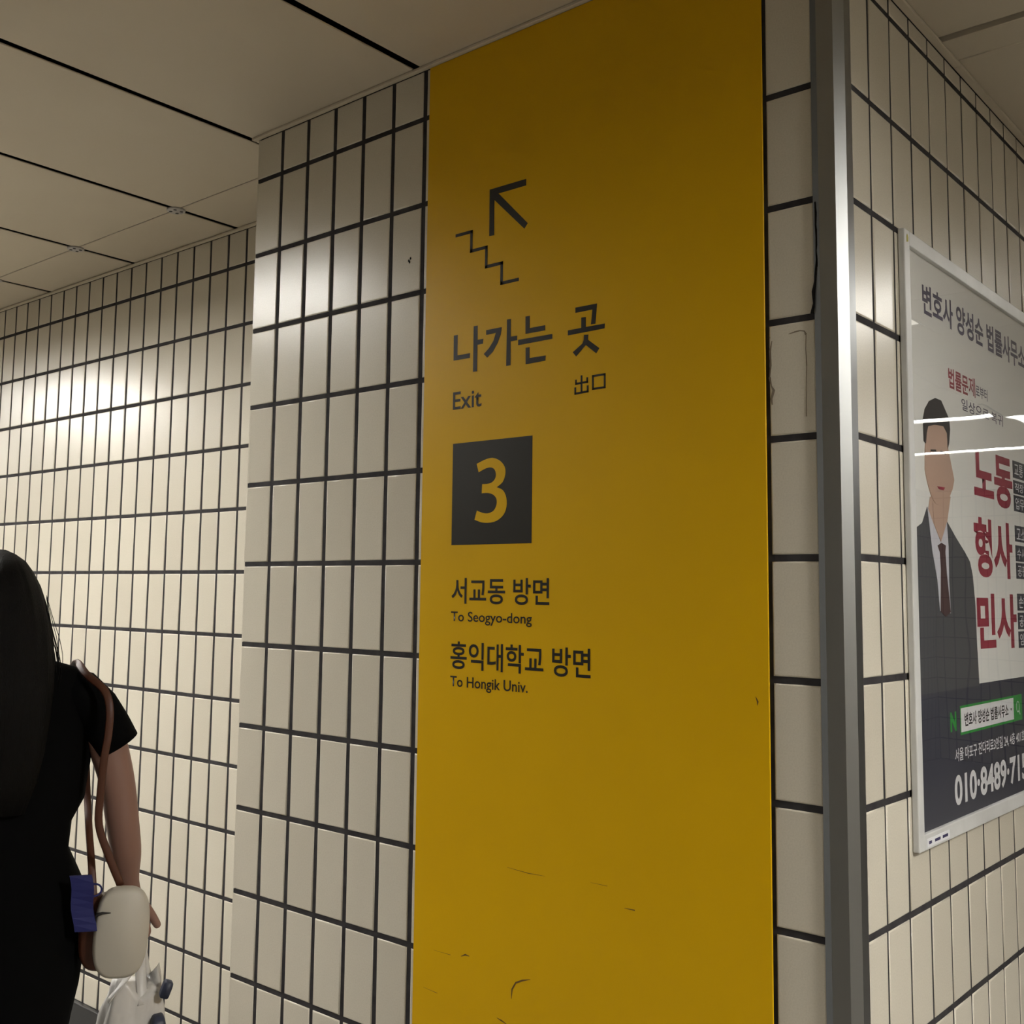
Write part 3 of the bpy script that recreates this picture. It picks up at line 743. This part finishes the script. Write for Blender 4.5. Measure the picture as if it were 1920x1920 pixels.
# glazing in front of the sheet
bm = bmesh.new(); ny, nz = 1, 1
gl_t = 0.0082
vv = [bm.verts.new(plane_pt('right', u, z, gl_t)) for u, z in ((yl, zb), (yr, zb), (yr, Z1 - FW + 0.003), (yl, Z1 - FW + 0.003))]
bm.faces.new(vv)
gme = bpy.data.meshes.new('glazing_sheet'); bm.normal_update()
if bm.faces[:][0].normal.x < 0: bmesh.ops.reverse_faces(bm, faces=bm.faces[:])
bm.to_mesh(gme); bm.free()
keep(link('glazing_sheet', gme, glazing, poster), poster)
stk = pbox('small_sticker', 0.283, 0.400, -1.4915, -1.4775, FT - 0.0004, FT + 0.0004, ink_white)
for a, b in ((0.292, 0.306), (0.322, 0.350), (0.362, 0.390)):
    keep(print_polys('sticker_print', [[(a, -1.487), (b, -1.487), (b, -1.482), (a, -1.482)]], 'right', FT, FT + 0.0006, ink_navy, poster), poster)
keep(print_polys('paint_speck', [[(0.2585, -0.420), (0.2660, -0.418), (0.2670, -0.410), (0.2620, -0.404), (0.2580, -0.409)]], 'right', FT - 0.0003, FT + 0.0004, rust, poster), poster)
# sub-parts printed on the sheet follow the sheet, which follows the poster
for o in sheet.children: o.matrix_parent_inverse = Matrix.Identity(4)

# ------------------------------------------------------------------ wear on the tiles beside the corner guard
def ribbon(line, ws):
    pts = [Vector(p) for p in line]; up, dn = [], []
    for i, p in enumerate(pts):
        d = (pts[min(i + 1, len(pts) - 1)] - pts[max(i - 1, 0)]).normalized(); q = Vector((-d.y, d.x)) * ws[i % len(ws)] / 2
        up.append(tuple(p + q)); dn.append(tuple(p - q))
    return up + dn[::-1]
for l, ws in zip(STAIN, ((0.002, 0.004, 0.003, 0.0022), (0.0016, 0.0012), (0.0012, 0.0008), (0.003, 0.0015, 0.004), (0.004, 0.002, 0.005))):
    print_polys('tile_stain', [ribbon(l, ws)], 'front', -0.0004, 0.0006, stain_m, wall_front)
for l in GAPS:
    print_polys('open_joint', [ribbon(l, (0.002, 0.004, 0.003, 0.005))], 'front', -0.001, 0.0035, gap_m, wall_front)
for u, z in SPECK:
    print_polys('tile_speck', [[(u + 0.0022 * math.cos(a), z + 0.003 * math.sin(a)) for a in (0, 1, 2, 3, 4, 5)]], 'front', -0.0004, 0.0006, gap_m, wall_front)
# ------------------------------------------------------------------ walking woman, seen from behind
PB = Vector((-0.074, -0.645, 0.0))             # where she stands on the floor
FWD = Vector((-0.895, 0.446, 0)).normalized()
RGT = Vector((FWD.y, -FWD.x, 0))
PM = Matrix(((RGT.x, FWD.x, 0, PB.x), (RGT.y, FWD.y, 0, PB.y), (0, 0, 1, 0), (0, 0, 0, 1)))
person = empty('person', PB); person.rotation_euler = (0, 0, math.atan2(RGT.y, RGT.x))
tag(person, 'person with long black hair in short sleeved black dress, walking away', 'person')

def skin_obj(name, chains, m, parent, levels=2, root=0):
    """chains: lists of (point, radius); a point equal to an earlier one is shared"""
    verts, rad, edges, idx = [], [], [], {}
    for ch in chains:
        prev = None
        for p, r in ch:
            key = tuple(round(c, 4) for c in p)
            if key not in idx:
                idx[key] = len(verts); verts.append(p); rad.append(r)
            i = idx[key]
            if prev is not None and prev != i: edges.append((prev, i))
            prev = i
    me = bpy.data.meshes.new(name); me.from_pydata(verts, edges, []); me.update()
    o = link(name, me, m, parent)
    s = o.modifiers.new('skin', 'SKIN'); s.use_smooth_shade = True; s.branch_smoothing = 0.3
    for i, sv in enumerate(me.skin_vertices[0].data):
        r = rad[i]
        sv.radius = r if isinstance(r, tuple) else (r, r)
        sv.use_root = (i == root)
    ss = o.modifiers.new('subdivision', 'SUBSURF'); ss.levels = levels; ss.render_levels = levels
    dg = bpy.context.evaluated_depsgraph_get(); bpy.context.view_layer.update()
    dg = bpy.context.evaluated_depsgraph_get()
    nm = bpy.data.meshes.new_from_object(o.evaluated_get(dg))
    o.modifiers.clear(); old = o.data; o.data = nm; nm.name = name
    bpy.data.meshes.remove(old)
    nm.materials.clear(); nm.materials.append(m)
    for p in nm.polygons: p.use_smooth = True
    return o

pel = (0, 0, 0.86); sp1 = (0, 0, 1.00); ch = (0, 0.0, 1.20); nb = (0, -0.012, 1.345); nk = (0, 0.0, 1.405)
hd0 = (0, 0.022, 1.455); hd1 = (0, 0.022, 1.525); hd2 = (0, 0.015, 1.572)
chains = [[(pel, (0.145, 0.105)), (sp1, (0.125, 0.09)), (ch, (0.14, 0.095)), (nb, (0.055, 0.055)), (nk, 0.045), (hd0, 0.058), (hd1, 0.078), (hd2, 0.055)],
          [(hd0, 0.058), ((0, 0.088, 1.448), 0.022)],                       # chin
          [(hd1, 0.078), ((0, 0.112, 1.500), 0.011)]]                       # nose
for s in (-1, 1):
    sh = (0.165 * s, -0.005, 1.318)
    if s > 0:
        arm = [(ch, (0.14, 0.095)), (sh, 0.058), ((0.222, -0.008, 1.245), 0.046), ((0.254, -0.012, 1.14), 0.039), ((0.268, -0.010, 1.055), 0.037),
               ((0.280, 0.006, 0.985), 0.035), ((0.288, 0.036, 0.925), 0.027), ((0.296, 0.054, 0.888), (0.024, 0.021)), ((0.314, 0.068, 0.850), (0.027, 0.019))]
        wr = arm[-2]; pm = arm[-1]
        chains.append(arm)
        # thumb leaves the side of the palm and points out and down
        chains.append([(wr[0], wr[1]), ((0.331, 0.080, 0.853), 0.0125), ((0.350, 0.086, 0.826), 0.0105), ((0.365, 0.088, 0.801), 0.0085)])
        for k, (dr, ln) in enumerate(((0.018, 0.062), (0.008, 0.068), (-0.003, 0.063), (-0.014, 0.052))):
            b0 = (pm[0][0] + 0.006 + dr * 0.7, pm[0][1] + 0.010 - 0.007 * k, 0.822)
            b1 = (pm[0][0] + 0.010 + dr, pm[0][1] + 0.016 - 0.008 * k, 0.822 - ln * 0.45)
            b2 = (pm[0][0] + 0.004 + dr * 0.9 - 0.014, pm[0][1] + 0.018 - 0.008 * k, 0.822 - ln * 0.80)
            b3 = (pm[0][0] + dr * 0.8 - 0.032, pm[0][1] + 0.014 - 0.008 * k, 0.822 - ln * 0.66)
            chains.append([(pm[0], pm[1]), (b0, 0.0095), (b1, 0.009), (b2, 0.0085), (b3, 0.0075)])
    else:
        arm = [(ch, (0.14, 0.095)), (sh, 0.056), ((-0.20, 0.0, 1.235), 0.047), ((-0.228, 0.0, 1.13), 0.041), ((-0.243, 0.012, 1.055), 0.038),
               ((-0.25, 0.05, 0.96), 0.034), ((-0.252, 0.09, 0.865), 0.024), ((-0.252, 0.10, 0.83), (0.024, 0.020)), ((-0.25, 0.11, 0.795), (0.024, 0.019))]
        wr = arm[-2]; pm = arm[-1]
        chains.append(arm)
        chains.append([(wr[0], wr[1]), ((-0.238, 0.125, 0.80), 0.0125), ((-0.236, 0.14, 0.775), 0.0105), ((-0.236, 0.146, 0.752), 0.0085)])
        for k, ln in enumerate((0.066, 0.072, 0.067, 0.054)):
            yy = pm[0][1] + 0.016 - 0.0125 * k
            chains.append([(pm[0], pm[1]), ((-0.250, yy, 0.775), 0.0095), ((-0.246, yy + 0.003, 0.775 - ln * 0.5), 0.009), ((-0.236, yy + 0.003, 0.775 - ln * 0.95), 0.0075)])
    stp = 0.16 * s
    chains.append([(pel, (0.145, 0.105)), ((0.085 * s, 0.0, 0.78), 0.085), ((0.088 * s, 0.04 + stp * 0.30, 0.47), 0.055), ((0.088 * s, 0.02 + stp * 0.35, 0.34), 0.052),
                   ((0.085 * s, -0.02 + stp * 0.6, 0.085), 0.032), ((0.088 * s, -0.03 + stp * 0.6, 0.040), 0.034), ((0.095 * s, 0.10 + stp * 0.6, 0.030), 0.028), ((0.098 * s, 0.15 + stp * 0.6, 0.026), 0.022)])
body = skin_obj('body', chains, skin_m, person)
# ears, eyes, lips
for s in (-1, 1):
    ear = lathe_mesh('ear', [(0.002, -0.006), (0.016, -0.004), (0.019, 0.0), (0.014, 0.005), (0.003, 0.003)], 14)
    link('ear', ear, skin_m, person, loc=(0.079 * s, 0.015, 1.505), rot=(0, math.radians(90 * s), 0))
    link('eye', lathe_mesh('eye', [(0.001, -0.009), (0.006, -0.006), (0.009, 0.0), (0.006, 0.006), (0.001, 0.009)], 12), eye_m, person, loc=(0.031 * s, 0.088, 1.522))
link('mouth', tube_mesh('mouth', [(-0.022, 0.090, 1.462), (-0.008, 0.099, 1.464), (0.008, 0.099, 1.464), (0.022, 0.090, 1.462)], [0.002, 0.005, 0.005, 0.002], 8), lip_m, person)

# dress: body of the dress and two short sleeves
def ring(cx_, cy_, z, a, b, n=40, ph=0.0, wob=0.0, tilt=0.0, front=1.0):
    out = []
    for k in range(n):
        t = 2 * math.pi * k / n
        w = 1 + wob * math.sin(5 * t + ph) + wob * 0.6 * math.sin(9 * t + 2.1 * ph)
        out.append(Vector((cx_ + a * w * math.cos(t), cy_ + b * w * math.sin(t), z + tilt * math.cos(t))))
    return out
prof = [(1.402, 0.058, 0.056), (1.396, 0.085, 0.066), (1.388, 0.125, 0.076), (1.376, 0.165, 0.086), (1.352, 0.188, 0.096), (1.31, 0.196, 0.104), (1.25, 0.198, 0.112), (1.18, 0.198, 0.116),
        (1.11, 0.190, 0.114), (1.065, 0.168, 0.108), (1.01, 0.166, 0.106), (0.975, 0.180, 0.112), (0.935, 0.196, 0.122), (0.89, 0.205, 0.130), (0.82, 0.202, 0.136), (0.74, 0.194, 0.136), (0.68, 0.182, 0.134), (0.60, 0.172, 0.134), (0.50, 0.176, 0.140), (0.42, 0.184, 0.150)]
rings = []
for i, (z, a, b) in enumerate(prof):
    w = 0.0 if z > 1.2 else 0.016
    rings.append(ring(0, -0.002, z, a, b, 40, 0.5 * i, w))
link('dress', loft_mesh('dress', rings), dress_m, person)
for s in (-1, 1):
    sl = []
    path = [((0.125 * s, -0.004, 1.332), 0.050, 0.056), ((0.170 * s, -0.006, 1.318), 0.053, 0.062), ((0.203 * s, -0.008, 1.288), 0.050, 0.063), ((0.228 * s, -0.010, 1.250), 0.049, 0.063), ((0.250 * s, -0.012, 1.214), 0.047, 0.062)]
    for i, (p, ra, rb) in enumerate(path):
        t = Vector(path[min(i + 1, 4)][0]) - Vector(path[max(i - 1, 0)][0]); t.normalize()
        a = Vector((0, 1, 0)); b = t.cross(a).normalized()
        sl.append([Vector(p) + a * rb * math.sin(2 * math.pi * k / 24) + b * ra * math.cos(2 * math.pi * k / 24) for k in range(24)])
    link('sleeve', loft_mesh('sleeve', sl), dress_m, person)
for s in (-1, 1):
    sy = 0.16 * s * 0.6
    rr = []
    for (y, w, h) in ((-0.065, 0.030, 0.03), (-0.05, 0.036, 0.048), (0.0, 0.038, 0.05), (0.06, 0.044, 0.042), (0.12, 0.046, 0.036), (0.165, 0.036, 0.026), (0.182, 0.015, 0.012)):
        rr.append([Vector((0.092 * s + w * math.cos(2 * math.pi * k / 16), y + sy, max(0.0, h * 0.5 + h * 0.75 * math.sin(2 * math.pi * k / 16)))) for k in range(16)])
    link('shoe', loft_mesh('shoe', rr), shoe_m, person)
# long hair: a lofted mass with grooves that falls down the back, and loose strands
hr = []
hp = [(1.620, 0.010, 0.012, 0.005), (1.611, 0.030, 0.046, 0.004), (1.597, 0.050, 0.074, 0.002), (1.575, 0.066, 0.092, 0.000), (1.545, 0.082, 0.100, -0.004), (1.510, 0.094, 0.100, -0.012), (1.470, 0.104, 0.092, -0.026),
      (1.430, 0.110, 0.080, -0.046), (1.390, 0.114, 0.066, -0.070), (1.340, 0.114, 0.055, -0.090), (1.28, 0.110, 0.046, -0.104), (1.22, 0.104, 0.038, -0.112), (1.16, 0.092, 0.030, -0.116), (1.10, 0.072, 0.020, -0.116)]
for i, (z, a, b, cy_) in enumerate(hp):
    n = 64; r = []
    for k in range(n):
        t = 2 * math.pi * k / n
        g = 1 + (0.012 * math.sin(17 * t + 0.4 * i) + 0.008 * math.sin(29 * t - 0.3 * i)) * min(1, i / 3)
        y = cy_ + b * g * math.sin(t)
        if z < 1.56 and math.sin(t) > 0.3: y = min(y, 0.048 - 0.25 * max(0, 1.50 - z))   # the face stays free
        r.append(Vector((a * g * math.cos(t), y, z)))
    hr.append(r)
link('hair', loft_mesh('hair', hr), hair_m, person)
for k in range(22):
    s = 1 if k % 4 else -1
    w = random.uniform(0.0, 0.020); y = random.uniform(-0.05, -0.01); z0 = random.uniform(1.44, 1.50)
    pts = [(s * 0.094, y, z0 + 0.03), (s * (0.104 + 0.3 * w), y - 0.008, z0 - 0.02), (s * (0.110 + 0.7 * w), y - 0.016, z0 - 0.06), (s * (0.112 + w), y - 0.024, z0 - 0.10), (s * (0.108 + w), y - 0.03, z0 - 0.13)]
    link('hair_strand', tube_mesh('hair_strand', catmull(pts, 4), 0.0007, 5), hair_m, person)

def PW(r, f_, u):
    return PM @ Vector((r, f_, u))

# ------------------------------------------------------------------ shoulder handbag (hangs from her shoulder)
hb_o = PW(0.262, -0.085, 0.766)
hb = empty('handbag', hb_o); hb.rotation_euler = (0, 0, person.rotation_euler.z)
tag(hb, 'cream and tan brown leather shoulder bag with a blue cloth at her hip', 'handbag')
def slab(name, w, h, d, e=3.2, n=40, bulge=0.012, y0=0.0, seg=5, crop=None):
    """rounded-corner slab standing in the xz plane, z from 0 to h"""
    rings_ = []
    for j in range(seg + 1):
        v = j / seg; y = y0 + d * v
        sc = 1.0 - 0.10 * (abs(2 * v - 1) ** 4)
        r = []
        for k in range(n):
            t = 2 * math.pi * k / n; c, s_ = math.cos(t), math.sin(t)
            r.append(Vector((w / 2 * sc * math.copysign(abs(c) ** (2 / e), c), y, h / 2 + h / 2 * sc * math.copysign(abs(s_) ** (2 / e), s_))))
        rings_.append(r)
    return loft_mesh(name, rings_)
link('bag_body', slab('bag_body', 0.112, 0.150, 0.050, 3.4), bag_brown, hb, loc=(-0.018, 0.008, 0.004))
link('front_panel', slab('front_panel', 0.107, 0.178, 0.034, 3.0), bag_cream, hb, loc=(0.001, -0.026, -0.002), rot=(0, math.radians(3), 0))
link('zip_slit', tube_mesh('zip_slit', [(-0.046, -0.0262, 0.128), (-0.034, -0.0264, 0.131), (-0.018, -0.0262, 0.130)], [0.007, 0.005, 0.0012], 8, 0.5), hole_m, hb)
bl = bmesh.new()
rngs = []
for j in range(9):
    z = 0.208 - j * 0.0135
    off = -0.080 + 0.0016 * j + 0.002 * math.sin(j)
    rngs.append([Vector((off - 0.020, -0.030, z)), Vector((off + 0.022, -0.034 - 0.004 * math.sin(j * 0.9), z)), Vector((off + 0.022, -0.026 - 0.004 * math.sin(j * 0.9), z)), Vector((off - 0.020, -0.023, z))])
bl.free()
link('blue_cloth', loft_mesh('blue_cloth', rngs, smooth=False), blue_m, hb)
lp = [(-0.052 + 0.014 * math.cos(t), -0.030, 0.178 + 0.012 * math.sin(t)) for t in [2 * math.pi * k / 16 for k in range(17)]]
link('cord_loop', tube_mesh('cord_loop', lp, 0.002, 6), blue_m, hb)
INV = Matrix.Translation(hb_o) @ Matrix.Rotation(person.rotation_euler.z, 4, 'Z')
INV = INV.inverted()
def HL(r, f_, u): return INV @ PW(r, f_, u)
s1 = catmull([HL(0.150, 0.105, 1.300), HL(0.156, 0.070, 1.366), HL(0.162, 0.0, 1.386), HL(0.178, -0.066, 1.366), HL(0.212, -0.104, 1.336), HL(0.223, -0.122, 1.30), HL(0.222, -0.122, 1.247), HL(0.217, -0.118, 1.205), HL(0.214, -0.105, 1.13), HL(0.215, -0.09, 1.065), HL(0.238, -0.085, 1.00), HL(0.264, -0.080, 0.940)], 5)
link('shoulder_strap', tube_mesh('shoulder_strap', s1, 0.0078, 8, 0.28, Vector((0, 1, 0))), bag_brown, hb)
s2 = catmull([HL(0.150, 0.105, 1.300), HL(0.190, 0.108, 1.20), HL(0.200, 0.080, 1.10), HL(0.203, 0.02, 1.04), HL(0.208, -0.04, 0.975), HL(0.213, -0.070, 0.915)], 5)
link('shoulder_strap', tube_mesh('shoulder_strap', s2, 0.0075, 8, 0.28, Vector((0, 1, 0))), bag_brown, hb)

# ------------------------------------------------------------------ white carrier bag in her right hand
sb_o = PW(0.305, 0.02, 0.42)
sb = empty('carrier_bag', sb_o); sb.rotation_euler = (0, 0, person.rotation_euler.z)
tag(sb, 'crumpled white plastic carrier bag hanging from her right hand', 'bag')
rngs = []
NR = 22
for j in range(NR):
    v = j / (NR - 1); z = 0.295 * v
    a = 0.098 * (1 - 0.42 * v ** 2.2) * (0.86 + 0.14 * math.sin(math.pi * min(1, v * 1.6))); b = 0.060 * (1 - 0.5 * v ** 2)
    r = []
    for k in range(48):
        t = 2 * math.pi * k / 48
        g = 1 + 0.06 * math.sin(4 * t + 5 * v) + 0.055 * math.sin(7 * t - 9 * v) + 0.035 * math.sin(13 * t + 16 * v) + 0.02 * math.sin(21 * t - 23 * v)
        r.append(Vector((-0.012 + 0.022 * v + a * g * math.cos(t), b * g * math.sin(t), z + 0.022 * v * math.sin(2 * t + 0.6) + 0.010 * v * math.sin(5 * t))))
    rngs.append(r)
link('bag_body', loft_mesh('bag_body', rngs), plastic, sb)
hz = 0.785 - 0.42
for yy, xx in ((-0.030, -0.038), (0.026, 0.030)):
    h1 = catmull([(xx - 0.012, yy, 0.270), (xx * 0.5 + 0.004, yy * 0.8, 0.315), (0.010, 0.045 + yy * 0.3, hz), (0.016, 0.056 + yy * 0.3, hz + 0.008), (0.024 + xx * 0.2, yy * 0.7 + 0.02, 0.320), (0.040 + xx * 0.5, yy, 0.255)], 6)
    link('bag_handle', tube_mesh('bag_handle', h1, 0.012, 8, 0.28), plastic, sb)
link('dark_packet', slab('dark_packet', 0.020, 0.036, 0.024, 5.0), navy_item, sb, loc=(0.060, -0.050, 0.268), rot=(0, 0.35, 0))
link('dark_packet', slab('dark_packet', 0.034, 0.20, 0.05, 5.0), navy_item, sb, loc=(0.052, -0.060, 0.035), rot=(0, 0.0, 0))
